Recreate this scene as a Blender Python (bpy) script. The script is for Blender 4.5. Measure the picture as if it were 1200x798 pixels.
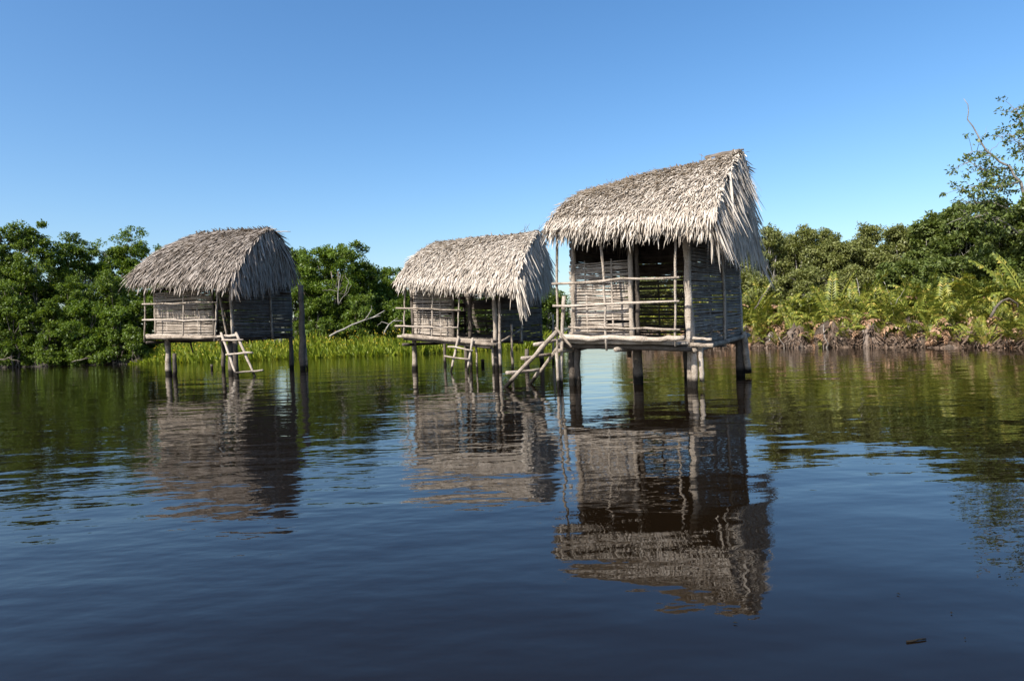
import bpy, math, random
import numpy as np
from mathutils import Vector, Matrix

# ---------------------------------------------------------------- camera, sky, sun, exposure
for o in list(bpy.data.objects): bpy.data.objects.remove(o)
S = bpy.context.scene
COL = S.collection
R_ = math.radians
CAM_H, FPX, CX, CY = 1.2, 800.0, 600.0, 399.0          # focal length in pixels of the 1200 px wide photograph
cam = bpy.data.objects.new('camera', bpy.data.cameras.new('camera')); COL.objects.link(cam)
cam.data.lens = 24.0; cam.data.sensor_width = 36.0; cam.data.clip_start = 0.05; cam.data.clip_end = 6000
CROT = Matrix.Rotation(R_(90 - 0.79), 3, 'X') @ Matrix.Rotation(R_(-2.15), 3, 'Z')
CPOS = Vector((0, 0, CAM_H))
cam.matrix_world = Matrix.Translation(CPOS) @ CROT.to_4x4()
S.camera = cam

SUN_AZ = math.atan2(-0.70, -0.71)                      # direction towards the sun, behind the camera and to its left
SUN_EL = R_(43)
sdir = Vector((math.cos(SUN_EL) * math.cos(SUN_AZ), math.cos(SUN_EL) * math.sin(SUN_AZ), math.sin(SUN_EL)))
W = bpy.data.worlds.new('World'); S.world = W; W.use_nodes = True
nt = W.node_tree
sky = nt.nodes.new('ShaderNodeTexSky'); sky.sky_type = 'NISHITA'; sky.sun_disc = False
sky.sun_elevation = SUN_EL
sky.sun_rotation = math.atan2(sdir.x, sdir.y)
sky.altitude = 0; sky.air_density = 1.0; sky.dust_density = 1.5; sky.ozone_density = 2.6
bg = nt.nodes['Background']; bg.inputs['Strength'].default_value = 0.113
hs = nt.nodes.new('ShaderNodeHueSaturation'); hs.inputs['Saturation'].default_value = 1.25
nt.links.new(sky.outputs[0], hs.inputs['Color']); nt.links.new(hs.outputs[0], bg.inputs['Color'])
sl = bpy.data.lights.new('sun', 'SUN'); sl.energy = 4.8; sl.angle = R_(0.53); sl.color = (1.0, 0.95, 0.87)
sun = bpy.data.objects.new('sun', sl); COL.objects.link(sun)
sun.rotation_euler = sdir.to_track_quat('Z', 'Y').to_euler()
sun.location = (-20, -20, 30)
S.view_settings.view_transform = 'Standard'; S.view_settings.look = 'None'
S.view_settings.exposure = 0.85; S.view_settings.gamma = 1.0

rnd = random.Random(7)
NP = np.random.default_rng(11)

# ---------------------------------------------------------------- helpers
def ray(px, py):
    return (CROT @ Vector(((px - CX) / FPX, -(py - CY) / FPX, -1.0))).normalized()
def on_z(px, py, z=0.0):
    d = ray(px, py); return CPOS + d * ((z - CAM_H) / d.z)
def at_depth(px, py, D):
    d = ray(px, py); return CPOS + d * (D / d.y)
def on_water(px, D):
    """water point under photo column px at distance D"""
    lo = at_depth(px, 430, D); return Vector((lo.x, D, 0))

def props(o, label=None, cat=None, group=None, kind=None):
    if label: o['label'] = label
    if cat: o['category'] = cat
    if group: o['group'] = group
    if kind: o['kind'] = kind
    return o
def empty(name, loc=(0, 0, 0), rz=0.0, parent=None):
    o = bpy.data.objects.new(name, None); COL.objects.link(o)
    o.location = loc; o.rotation_euler = (0, 0, rz); o.empty_display_size = 0.2
    if parent: o.parent = parent
    return o
def link_mesh(name, me, mat, parent=None):
    if mat and not me.materials: me.materials.append(mat)
    o = bpy.data.objects.new(name, me); COL.objects.link(o)
    if parent: o.parent = parent
    return o
class MB:
    def __init__(s): s.v = []; s.f = []
    def add(s, v, f):
        n = len(s.v); s.v += [tuple(p) for p in v]; s.f += [tuple(i + n for i in q) for q in f]
    def tube(s, pts, rad, sides=8, cap=True):
        pts = [Vector(p) for p in pts]; n = len(pts)
        if not hasattr(rad, '__len__'): rad = [rad] * n
        v = []; prev = None
        for i, p in enumerate(pts):
            t = (pts[min(i + 1, n - 1)] - pts[max(i - 1, 0)]).normalized()
            if prev is None:
                a = Vector((0, 0, 1)) if abs(t.z) < 0.9 else Vector((1, 0, 0))
                u = t.cross(a).normalized()
            else:
                u = (prev - t * prev.dot(t)).normalized()
            prev = u; w = t.cross(u)
            for k in range(sides):
                a = 2 * math.pi * k / sides
                v.append(p + (u * math.cos(a) + w * math.sin(a)) * rad[i])
        f = [(i * sides + k, i * sides + (k + 1) % sides, (i + 1) * sides + (k + 1) % sides, (i + 1) * sides + k)
             for i in range(n - 1) for k in range(sides)]
        if cap:
            f.append(tuple(range(sides))[::-1]); f.append(tuple((n - 1) * sides + k for k in range(sides)))
        s.add(v, f)
    def build(s, name, mat, parent=None, smooth=True):
        me = bpy.data.meshes.new(name); me.from_pydata(s.v, [], s.f); me.update()
        if smooth: me.polygons.foreach_set('use_smooth', [True] * len(me.polygons))
        return link_mesh(name, me, mat, parent)
def np_mesh(name, V, F):
    """V (n,3), F (m,k) arrays, all faces with k corners"""
    me = bpy.data.meshes.new(name)
    V = np.ascontiguousarray(V, dtype=np.float32); F = np.ascontiguousarray(F, dtype=np.int32)
    m, k = F.shape
    me.vertices.add(len(V)); me.vertices.foreach_set('co', V.ravel())
    me.loops.add(m * k); me.loops.foreach_set('vertex_index', F.ravel())
    me.polygons.add(m)
    me.polygons.foreach_set('loop_start', np.arange(0, m * k, k, dtype=np.int32))
    me.polygons.foreach_set('loop_total', np.full(m, k, dtype=np.int32))
    me.update(calc_edges=True)
    return me
def unit(a):
    return a / np.maximum(np.linalg.norm(a, axis=-1, keepdims=True), 1e-9)

# ---------------------------------------------------------------- materials
def new_mat(name):
    m = bpy.data.materials.new(name); m.use_nodes = True
    n = m.node_tree; n.nodes.clear()
    out = n.nodes.new('ShaderNodeOutputMaterial')
    return m, n, out
def ramp(n, fac, stops):
    r = n.nodes.new('ShaderNodeValToRGB'); e = r.color_ramp.elements
    while len(e) < len(stops): e.new(0.5)
    for el, (p, c) in zip(e, stops): el.position = p; el.color = (*c, 1)
    n.links.new(fac, r.inputs[0]); return r.outputs[0]
def noise(n, scale, detail=3, vec=None, rough=0.55):
    t = n.nodes.new('ShaderNodeTexNoise'); t.inputs['Scale'].default_value = scale
    t.inputs['Detail'].default_value = detail; t.inputs['Roughness'].default_value = rough
    if vec is not None: n.links.new(vec, t.inputs['Vector'])
    return t.outputs['Fac']
def math_node(n, op, a, b=None):
    t = n.nodes.new('ShaderNodeMath'); t.operation = op
    for i, x in enumerate((a, b)):
        if x is None: continue
        if isinstance(x, (int, float)): t.inputs[i].default_value = x
        else: n.links.new(x, t.inputs[i])
    return t.outputs[0]
def mix_col(n, fac, a, b, mode='MIX'):
    t = n.nodes.new('ShaderNodeMix'); t.data_type = 'RGBA'; t.blend_type = mode
    for i, x in ((0, fac), (6, a), (7, b)):
        if isinstance(x, (int, float)): t.inputs[i].default_value = x
        elif isinstance(x, tuple): t.inputs[i].default_value = (*x, 1)
        else: n.links.new(x, t.inputs[i])
    return t.outputs[2]
def obj_coords(n, scale=(1, 1, 1)):
    tc = n.nodes.new('ShaderNodeTexCoord'); mp = n.nodes.new('ShaderNodeMapping')
    mp.inputs['Scale'].default_value = scale
    n.links.new(tc.outputs['Object'], mp.inputs['Vector']); return mp.outputs[0]
def island(n): return n.nodes.new('ShaderNodeNewGeometry').outputs['Random Per Island']

def wood_material(name, c_dark, c_mid, c_light, wet=True, rough=0.85):
    m, n, out = new_mat(name)
    b = n.nodes.new('ShaderNodeBsdfPrincipled'); b.inputs['Roughness'].default_value = rough
    b.inputs['Specular IOR Level'].default_value = 0.15
    v = obj_coords(n)
    f1 = noise(n, 5.0, 5, v); f2 = noise(n, 38.0, 3, v)
    oi = n.nodes.new('ShaderNodeObjectInfo')
    f = math_node(n, 'ADD', math_node(n, 'MULTIPLY', f1, 0.5), math_node(n, 'MULTIPLY', f2, 0.42))
    f = math_node(n, 'ADD', f, math_node(n, 'MULTIPLY', oi.outputs['Random'], 0.14))
    c = ramp(n, f, [(0.37, c_dark), (0.52, c_mid), (0.70, c_light)])
    if wet:                                             # dark algae stain just above the water line
        g = n.nodes.new('ShaderNodeNewGeometry'); sp = n.nodes.new('ShaderNodeSeparateXYZ')
        n.links.new(g.outputs['Position'], sp.inputs[0])
        h = math_node(n, 'ADD', sp.outputs['Z'], math_node(n, 'MULTIPLY', math_node(n, 'ADD', f1, f2), -0.13))
        w = ramp(n, h, [(0.0, (1, 1, 1)), (0.09, (0, 0, 0))])
        c = mix_col(n, w, c, (0.012, 0.010, 0.008))
    n.links.new(c, b.inputs['Base Color'])
    bp = n.nodes.new('ShaderNodeBump'); bp.inputs['Strength'].default_value = 1.0; bp.inputs['Distance'].default_value = 0.02
    n.links.new(f2, bp.inputs['Height']); n.links.new(bp.outputs[0], b.inputs['Normal'])
    n.links.new(b.outputs[0], out.inputs['Surface']); return m
def leaf_material(name, stops, trans=0.36, rough=0.45, spec=0.3, tint=(1.0, 1.0, 0.45), coarse=0.4, nscale=0.55):
    m, n, out = new_mat(name)
    b = n.nodes.new('ShaderNodeBsdfPrincipled'); b.inputs['Roughness'].default_value = rough
    b.inputs['Specular IOR Level'].default_value = spec
    g = n.nodes.new('ShaderNodeNewGeometry')
    big = noise(n, nscale, 3, g.outputs['Position'])
    f = math_node(n, 'ADD', math_node(n, 'MULTIPLY', g.outputs['Random Per Island'], 1 - coarse), math_node(n, 'MULTIPLY', big, coarse))
    c = ramp(n, f, stops)
    n.links.new(c, b.inputs['Base Color'])
    t = n.nodes.new('ShaderNodeBsdfTranslucent')
    n.links.new(mix_col(n, 1.0, c, tint, 'MULTIPLY'), t.inputs['Color'])
    mx = n.nodes.new('ShaderNodeMixShader'); mx.inputs[0].default_value = trans
    n.links.new(b.outputs[0], mx.inputs[1]); n.links.new(t.outputs[0], mx.inputs[2])
    n.links.new(mx.outputs[0], out.inputs['Surface']); return m
def dry_material(name, stops, trans=0.12):
    return leaf_material(name, stops, trans, 0.8, 0.1, (1, 0.9, 0.7), 0.42, 2.6)

M = {}
M['pole'] = wood_material('weathered_pole', (0.12, 0.094, 0.072), (0.32, 0.265, 0.21), (0.47, 0.41, 0.345))
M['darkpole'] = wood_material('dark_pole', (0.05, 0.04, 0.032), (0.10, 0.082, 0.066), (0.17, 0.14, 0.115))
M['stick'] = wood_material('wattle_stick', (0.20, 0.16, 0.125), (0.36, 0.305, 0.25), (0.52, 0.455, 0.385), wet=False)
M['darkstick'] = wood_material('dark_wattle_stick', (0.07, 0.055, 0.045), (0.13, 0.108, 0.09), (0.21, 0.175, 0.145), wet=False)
M['shadestick'] = wood_material('shaded_wattle_stick', (0.11, 0.092, 0.076), (0.20, 0.175, 0.15), (0.33, 0.295, 0.26), wet=False)  # wattle stick with the side wall's shade put into a darker, greyer colour
M['thatch'] = dry_material('palm_thatch', [(0.0, (0.20, 0.155, 0.115)), (0.2, (0.36, 0.30, 0.24)), (0.5, (0.50, 0.44, 0.37)), (1.0, (0.66, 0.60, 0.525))])
M['thatch_old'] = dry_material('old_palm_thatch', [(0.0, (0.10, 0.078, 0.062)), (0.3, (0.22, 0.184, 0.155)), (0.65, (0.34, 0.295, 0.255)), (1.0, (0.50, 0.455, 0.41))])
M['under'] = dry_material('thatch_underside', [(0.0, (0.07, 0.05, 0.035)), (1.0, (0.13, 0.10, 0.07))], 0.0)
M['bark'] = wood_material('bark', (0.06, 0.048, 0.038), (0.13, 0.108, 0.088), (0.24, 0.205, 0.175), wet=False)
M['bleached'] = wood_material('bleached_branch', (0.15, 0.13, 0.11), (0.25, 0.225, 0.195), (0.36, 0.335, 0.305), wet=False)
M['mangrove'] = leaf_material('mangrove_leaf', [(0.0, (0.040, 0.072, 0.011)), (0.45, (0.094, 0.145, 0.020)), (0.8, (0.155, 0.210, 0.030)), (1.0, (0.24, 0.26, 0.045))])
M['mangrove_light'] = leaf_material('light_mangrove_leaf', [(0.0, (0.050, 0.092, 0.012)), (0.5, (0.110, 0.172, 0.020)), (0.85, (0.17, 0.225, 0.032)), (1.0, (0.30, 0.28, 0.05))])
M['shrub'] = leaf_material('shrub_leaf', [(0.0, (0.085, 0.102, 0.030)), (0.45, (0.190, 0.210, 0.066)), (0.8, (0.27, 0.275, 0.105)), (1.0, (0.42, 0.33, 0.11))])
M['broad'] = leaf_material('broad_leaf', [(0.0, (0.055, 0.085, 0.020)), (0.5, (0.125, 0.165, 0.042)), (0.85, (0.20, 0.23, 0.075)), (1.0, (0.33, 0.29, 0.08))])
M['fern'] = leaf_material('fern_leaf', [(0.0, (0.050, 0.074, 0.012)), (0.4, (0.165, 0.195, 0.030)), (0.68, (0.30, 0.29, 0.05)), (0.85, (0.42, 0.31, 0.08)), (1.0, (0.34, 0.18, 0.085))], trans=0.34, coarse=0.3)
M['deadfern'] = dry_material('dead_fern', [(0.0, (0.15, 0.075, 0.042)), (0.5, (0.33, 0.20, 0.12)), (1.0, (0.52, 0.40, 0.30))])
M['litter'] = dry_material('dry_bank_litter', [(0.0, (0.03, 0.02, 0.014)), (0.4, (0.085, 0.056, 0.038)), (0.75, (0.17, 0.122, 0.09)), (1.0, (0.36, 0.31, 0.27))], 0.0)
M['mound'] = wood_material('root_mound', (0.03, 0.022, 0.016), (0.10, 0.075, 0.056), (0.24, 0.19, 0.155), wet=False, rough=0.95)
M['reed'] = leaf_material('reed_blade', [(0.0, (0.085, 0.130, 0.014)), (0.45, (0.19, 0.245, 0.022)), (0.8, (0.30, 0.31, 0.035)), (1.0, (0.48, 0.36, 0.06))], trans=0.35)
M['yellow'] = leaf_material('yellow_leaf', [(0.0, (0.42, 0.27, 0.02)), (1.0, (0.58, 0.42, 0.05))])

def water_material():
    m, n, out = new_mat('dark_water')
    b = n.nodes.new('ShaderNodeBsdfPrincipled')
    b.inputs['Base Color'].default_value = (0.0060, 0.0036, 0.0018, 1)
    b.inputs['Roughness'].default_value = 0.012; b.inputs['IOR'].default_value = 1.333
    g = n.nodes.new('ShaderNodeNewGeometry')
    def mapped(scale, rot):
        mp = n.nodes.new('ShaderNodeMapping'); mp.inputs['Scale'].default_value = scale
        mp.inputs['Rotation'].default_value = (0, 0, rot)
        n.links.new(g.outputs['Position'], mp.inputs['Vector']); return mp.outputs[0]
    swell = noise(n, 0.85, 2, mapped((0.55, 1.0, 1), 0.18), 0.5)
    rip = noise(n, 3.2, 2, mapped((0.5, 1.0, 1), -0.12), 0.5)
    fine = noise(n, 9.0, 2, mapped((0.6, 1.0, 1), 0.1), 0.5)
    patch = noise(n, 0.12, 2, mapped((1, 1, 1), 0.7), 0.5)
    pm = ramp(n, patch, [(0.38, (0.35, 0.35, 0.35)), (0.62, (1, 1, 1))])
    h = math_node(n, 'ADD', math_node(n, 'MULTIPLY', swell, 0.024),
                  math_node(n, 'MULTIPLY', math_node(n, 'ADD', math_node(n, 'MULTIPLY', rip, 0.0105), math_node(n, 'MULTIPLY', fine, 0.0022)), pm))
    bp = n.nodes.new('ShaderNodeBump'); bp.inputs['Strength'].default_value = 1.0; bp.inputs['Distance'].default_value = 1.0
    n.links.new(h, bp.inputs['Height']); n.links.new(bp.outputs[0], b.inputs['Normal'])
    n.links.new(b.outputs[0], out.inputs['Surface']); return m
M['water'] = water_material()
def ground_material():
    m, n, out = new_mat('mud')
    b = n.nodes.new('ShaderNodeBsdfPrincipled'); b.inputs['Roughness'].default_value = 0.9
    g = n.nodes.new('ShaderNodeNewGeometry')
    c = ramp(n, noise(n, 2.2, 5, g.outputs['Position']), [(0.3, (0.016, 0.012, 0.009)), (0.55, (0.035, 0.027, 0.019)), (0.8, (0.055, 0.048, 0.028))])
    n.links.new(c, b.inputs['Base Color'])
    bp = n.nodes.new('ShaderNodeBump'); bp.inputs['Distance'].default_value = 0.1
    n.links.new(noise(n, 7, 4, g.outputs['Position']), bp.inputs['Height']); n.links.new(bp.outputs[0], b.inputs['Normal'])
    n.links.new(b.outputs[0], out.inputs['Surface']); return m
M['mud'] = ground_material()

# ---------------------------------------------------------------- water and ground
# shoreline: photo column -> distance of the water's edge
SHORE = [(-900, 62), (-300, 50), (0, 47), (90, 46), (165, 44), (260, 42.5), (480, 42.5), (560, 45), (650, 47), (664, 60), (680, 120), (715, 120), (728, 60),
         (738, 36), (800, 33.5), (880, 31.5), (960, 29.5), (1040, 27), (1120, 24.8), (1200, 22.8), (1350, 20), (1700, 18)]
SH_A = np.array([math.atan2(p - CX, FPX) for p, _ in SHORE]); SH_D = np.array([d for _, d in SHORE])
def shore_y(px): return float(np.interp(math.atan2(px - CX, FPX), SH_A, SH_D))
def land_h(off):
    return np.interp(off, [-12, -2.5, -0.6, 0.0, 0.7, 2.2, 6, 40], [-1.1, -0.9, -0.45, -0.02, 0.28, 0.5, 0.7, 0.9])
def build_ground():
    az = np.concatenate([np.linspace(-math.pi, SH_A[0], 24)[:-1], np.linspace(SH_A[0], SH_A[-1], 420), np.linspace(SH_A[-1], math.pi, 24)[1:]])
    offs = [-1.0, -0.8, -0.5, -12, -6, -2.5, -1.2, -0.6, -0.2, 0.0, 0.3, 0.7, 1.3, 2.2, 3.5, 6, 10, 20, 40, 100, 300, 1200, 4500]
    V = np.zeros((len(az), len(offs), 3))
    for i, a in enumerate(az):
        front = SH_A[0] <= a <= SH_A[-1]
        dy = np.interp(a, SH_A, SH_D)
        rad = dy / math.cos(a) if front else 70.0
        for j, o in enumerate(offs):
            r = rad * (1 + o) + 0.3 if j < 3 else rad + o
            if j < 3: r = min(r, rad - 12.5 - (2 - j) * 0.1)
            V[i, j] = (r * math.sin(a), r * math.cos(a), (-1.2 if j < 3 else float(land_h(o))))
            if j > 8: V[i, j, 2] += NP.normal() * 0.05
    n, k = len(az), len(offs)
    I = np.arange((n - 1) * k).reshape(n - 1, k)[:, :-1].ravel()
    F = np.stack([I, I + 1, I + k + 1, I + k], 1)
    me = np_mesh('ground', V.reshape(-1, 3), F[:, ::-1])
    props(link_mesh('ground', me, M['mud']), 'muddy lagoon bed rising into low dark banks behind the huts', 'ground', kind='structure')
build_ground()
wb = MB(); wb.add([(-5000, -5000, 0), (5000, -5000, 0), (5000, 5000, 0), (-5000, 5000, 0)], [(0, 1, 2, 3)])
props(wb.build('water', M['water'], smooth=False), 'dark still lagoon water with soft ripples and reflections', 'water', kind='structure')

# ---------------------------------------------------------------- poles and huts
def crooked(p0, p1, n=6, amp=0.012, r=rnd):
    p0, p1 = Vector(p0), Vector(p1); L = (p1 - p0).length; t = (p1 - p0).normalized()
    a = Vector((0, 0, 1)) if abs(t.z) < 0.9 else Vector((1, 0, 0))
    u = t.cross(a).normalized(); w = t.cross(u); pts = []
    for i in range(n + 1):
        s = i / n; k = math.sin(math.pi * s) if 0 < i < n else 0
        pts.append(p0.lerp(p1, s) + (u * r.gauss(0, 1) + w * r.gauss(0, 1)) * amp * L ** 0.5 * (0.35 + 0.65 * k))
    return pts
def pole(name, parent, p0, p1, r0, r1=None, mat='pole', n=8, amp=0.007, sides=8):
    r1 = r0 * 0.85 if r1 is None else r1
    b = MB(); pts = crooked(p0, p1, n, amp)
    b.tube(pts, [(r0 + (r1 - r0) * i / n) * rnd.uniform(0.86, 1.14) for i in range(n + 1)], sides)
    return b.build(name, M[mat], parent)

class Hut:
    def __init__(s, label, corner_px, yaw):
        c = on_z(*corner_px); s.c = c; s.yaw = R_(yaw)
        s.root = empty('stilt_hut', c, s.yaw); props(s.root, label, 'hut', 'thatched huts on stilts in the lagoon')
        s.inv = Matrix.Rotation(-s.yaw, 3, 'Z')
    def L(s, px, py, axis, val):
        """local point where the photo ray meets the local plane axis = val"""
        d = s.inv @ ray(px, py); o = s.inv @ (CPOS - s.c); i = 'xyz'.index(axis)
        return o + d * ((val - o[i]) / d[i])
    def pole(s, name, p0, p1, r0, r1=None, mat='pole', **k): return pole(name, s.root, p0, p1, r0, r1, mat, **k)

def wattle(h, a, b, z0a, z0b, z1a, z1b, n, mat, rad, stakes=(), name='wattle_wall', cover=1.0, over=0.03, close=0):
    """woven horizontal sticks between floor points a and b (xy), heights given at both ends"""
    e = empty(name, (0, 0, 0), 0, h.root)
    a, b = Vector(a), Vector(b); d = (b - a); Ln = d.length; d.normalize(); nrm = Vector((-d.y, d.x))
    for i in range(n):
        t = (i + 0.5 + rnd.uniform(-0.22, 0.22)) / n
        if rnd.random() > cover and not (close and t > 0.6): continue
        za, zb = z0a + (z1a - z0a) * t + rnd.gauss(0, 0.007), z0b + (z1b - z0b) * t + rnd.gauss(0, 0.007)
        ph = math.pi * (i % 2) + rnd.uniform(-0.4, 0.4); m = 7
        s0, s1 = -over * rnd.uniform(0.2, 1.6) / Ln, 1 + over * rnd.uniform(0.2, 1.6) / Ln
        if rnd.random() < 0.07: s1 = rnd.uniform(0.6, 0.95)
        pts = []; sag = rnd.gauss(0, 0.008)
        for k in range(m):
            q = s0 + (s1 - s0) * k / (m - 1)
            p = a + d * (q * Ln) + nrm * (0.013 * math.sin(ph + q * Ln * 5.2))
            pts.append((p.x, p.y, za + (zb - za) * q + sag * math.sin(math.pi * q) + rnd.gauss(0, 0.003)))
        r = rad * rnd.uniform(0.72, 1.25) * (1 + 0.45 * close * (t > 0.58))
        mb = MB(); mb.tube(pts, [r * (1 - 0.3 * k / (m - 1)) * rnd.uniform(0.9, 1.1) for k in range(m)][:: rnd.choice((1, -1))], 5)
        mb.build('stick', M[mat], e)
    for q in stakes:
        p = a + d * (q * Ln); k = nrm * 0.0
        pole('stake', e, (p.x + k.x, p.y + k.y, z0a + (z0b - z0a) * q - 0.08), (p.x + rnd.gauss(0, .02), p.y, z1a + (z1b - z1a) * q + 0.06), 0.024, 0.02, mat, n=5)
    return e

# ---- thatch
def strips(base, down, nrm, length, width, lift, droop):
    """folded palm leaf strips; all arrays (n,3) or (n,)"""
    n = len(base); side = unit(np.cross(down, nrm))
    V = np.zeros((n, 8, 3)); ts = (0.0, 0.45, 0.8, 1.0); ws = (0.75, 1.0, 0.62, 0.10)
    for k, (t, w) in enumerate(zip(ts, ws)):
        c = base + down * (length * t)[:, None] + nrm * (lift * (t ** 1.3))[:, None]
        c[:, 2] -= droop * t * t
        tw = NP.normal(0, 0.22, n)[:, None] * t
        sd = unit(side + nrm * tw * 2)
        V[:, 2 * k] = c - sd * (width * w * 0.5)[:, None] + nrm * (width * 0.12)[:, None]
        V[:, 2 * k + 1] = c + sd * (width * w * 0.5)[:, None]
    I = np.arange(n)[:, None] * 8
    F = np.concatenate([np.concatenate([I + 2 * k, I + 2 * k + 1, I + 2 * k + 3, I + 2 * k + 2], 1) for k in range(3)], 0)
    return V.reshape(-1, 3), F
def join_np(parts):
    Vs, Fs, o = [], [], 0
    for V, F in parts: Vs.append(V); Fs.append(F + o); o += len(V)
    return np.concatenate(Vs), np.concatenate(Fs)
def slope_thatch(EL, ER, RL, RR, rows, per, lmin, lmax, wid, fringe=0.12, bulge=0.0):
    EL, ER, RL, RR = [np.array(p, dtype=float) for p in (EL, ER, RL, RR)]
    n = rows * per
    s = NP.uniform(-0.01, 1.01, n); r = (np.repeat(np.arange(rows), per) + NP.uniform(0, 1, n)) / rows   # 0 at eave
    e = EL + (ER - EL) * s[:, None]; g = RL + (RR - RL) * s[:, None]
    wav = 0.03 * np.sin(s * 9 + 1) * np.sin(r * 5) + bulge * np.sin(math.pi * np.clip(r, 0, 1)) ** 0.85
    base = e + (g - e) * r[:, None]
    dn = unit(e - g); ax = unit(ER - EL); nm = unit(np.cross(np.broadcast_to(ax, dn.shape), -dn))
    nm = np.where(nm[:, 2:3] < 0, -nm, nm)
    dn = unit(dn - nm * (bulge * 3.0 * np.cos(math.pi * r) / np.linalg.norm(g - e, axis=1))[:, None])
    L = NP.uniform(lmin, lmax, n)
    clump = 0.10 * np.sin(s * 37 + r * 11) + 0.10 * np.sin(s * 71 - r * 23)
    d = unit(dn + ax * (NP.normal(0, 0.30, n) + clump)[:, None] + nm * NP.normal(0.05, 0.06, n)[:, None])
    edge = np.clip(1 - r * 7, 0, 1)
    base = base - dn * (L * 0.5)[:, None] * (1 - edge * 0.55)[:, None] + nm * (0.045 + wav + NP.uniform(0, 0.05, n))[:, None]
    return strips(base, d, nm, L, NP.uniform(0.6, 1.3, n) * wid, NP.uniform(0.0, 0.075, n), 0.02 + edge * NP.uniform(0.02, fringe * 2, n))
def gable_thatch(E1, E2, Rg, out, rows, per, lmin, lmax, wid, bulge=0.1):
    """hanging leaves over the triangular gable end; E1, E2 eave ends, Rg ridge end, out = outward unit vector"""
    E1, E2, Rg, out = [np.array(p, dtype=float) for p in (E1, E2, Rg, out)]
    n = rows * per
    t = (np.repeat(np.arange(rows), per) + NP.uniform(0, 1, n)) / rows; s = NP.uniform(0, 1, n)
    a = E1 + (Rg - E1) * t[:, None]; b = E2 + (Rg - E2) * t[:, None]
    base = a + (b - a) * s[:, None] + out * (NP.uniform(0.0, bulge, n))[:, None]
    ax = unit(E2 - E1)
    d = unit(np.array([0, 0, -1.0]) + ax * NP.normal(0, 0.14, n)[:, None] + out * NP.uniform(-0.03, 0.16, n)[:, None])
    L = NP.uniform(lmin, lmax, n)
    base[:, 2] += 0.1
    return strips(base, d, np.broadcast_to(out, d.shape) + NP.normal(0, 0.35, (n, 3)), L, NP.uniform(0.6, 1.3, n) * wid, NP.uniform(0, 0.06, n), NP.uniform(0, 0.03, n))
def rake_leaves(A, B, out, n, lmin, lmax, wid, frontal, bulge=0.0):
    """leaves hanging over the rake edge from A (eave) to B (ridge)"""
    A, B, out, fr = [np.array(p, dtype=float) for p in (A, B, out, frontal)]
    t = NP.uniform(0, 1, n); base = A + (B - A) * t[:, None] + NP.normal(0, 0.04, (n, 3))
    base += (fr * 0.65 + np.array([0, 0, 0.75])) * (bulge * np.sin(math.pi * t) ** 0.85)[:, None]
    d = unit(np.array([0, 0, -1.0]) + out * NP.uniform(-0.02, 0.5, n)[:, None] + fr * NP.normal(0.12, 0.16, n)[:, None])
    L = NP.uniform(lmin, lmax, n)
    return strips(base - d * 0.08, d, unit(out + NP.normal(0, 0.4, (n, 3))), L, NP.uniform(0.6, 1.3, n) * wid, NP.uniform(0, 0.05, n), NP.uniform(0, 0.05, n))
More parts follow.
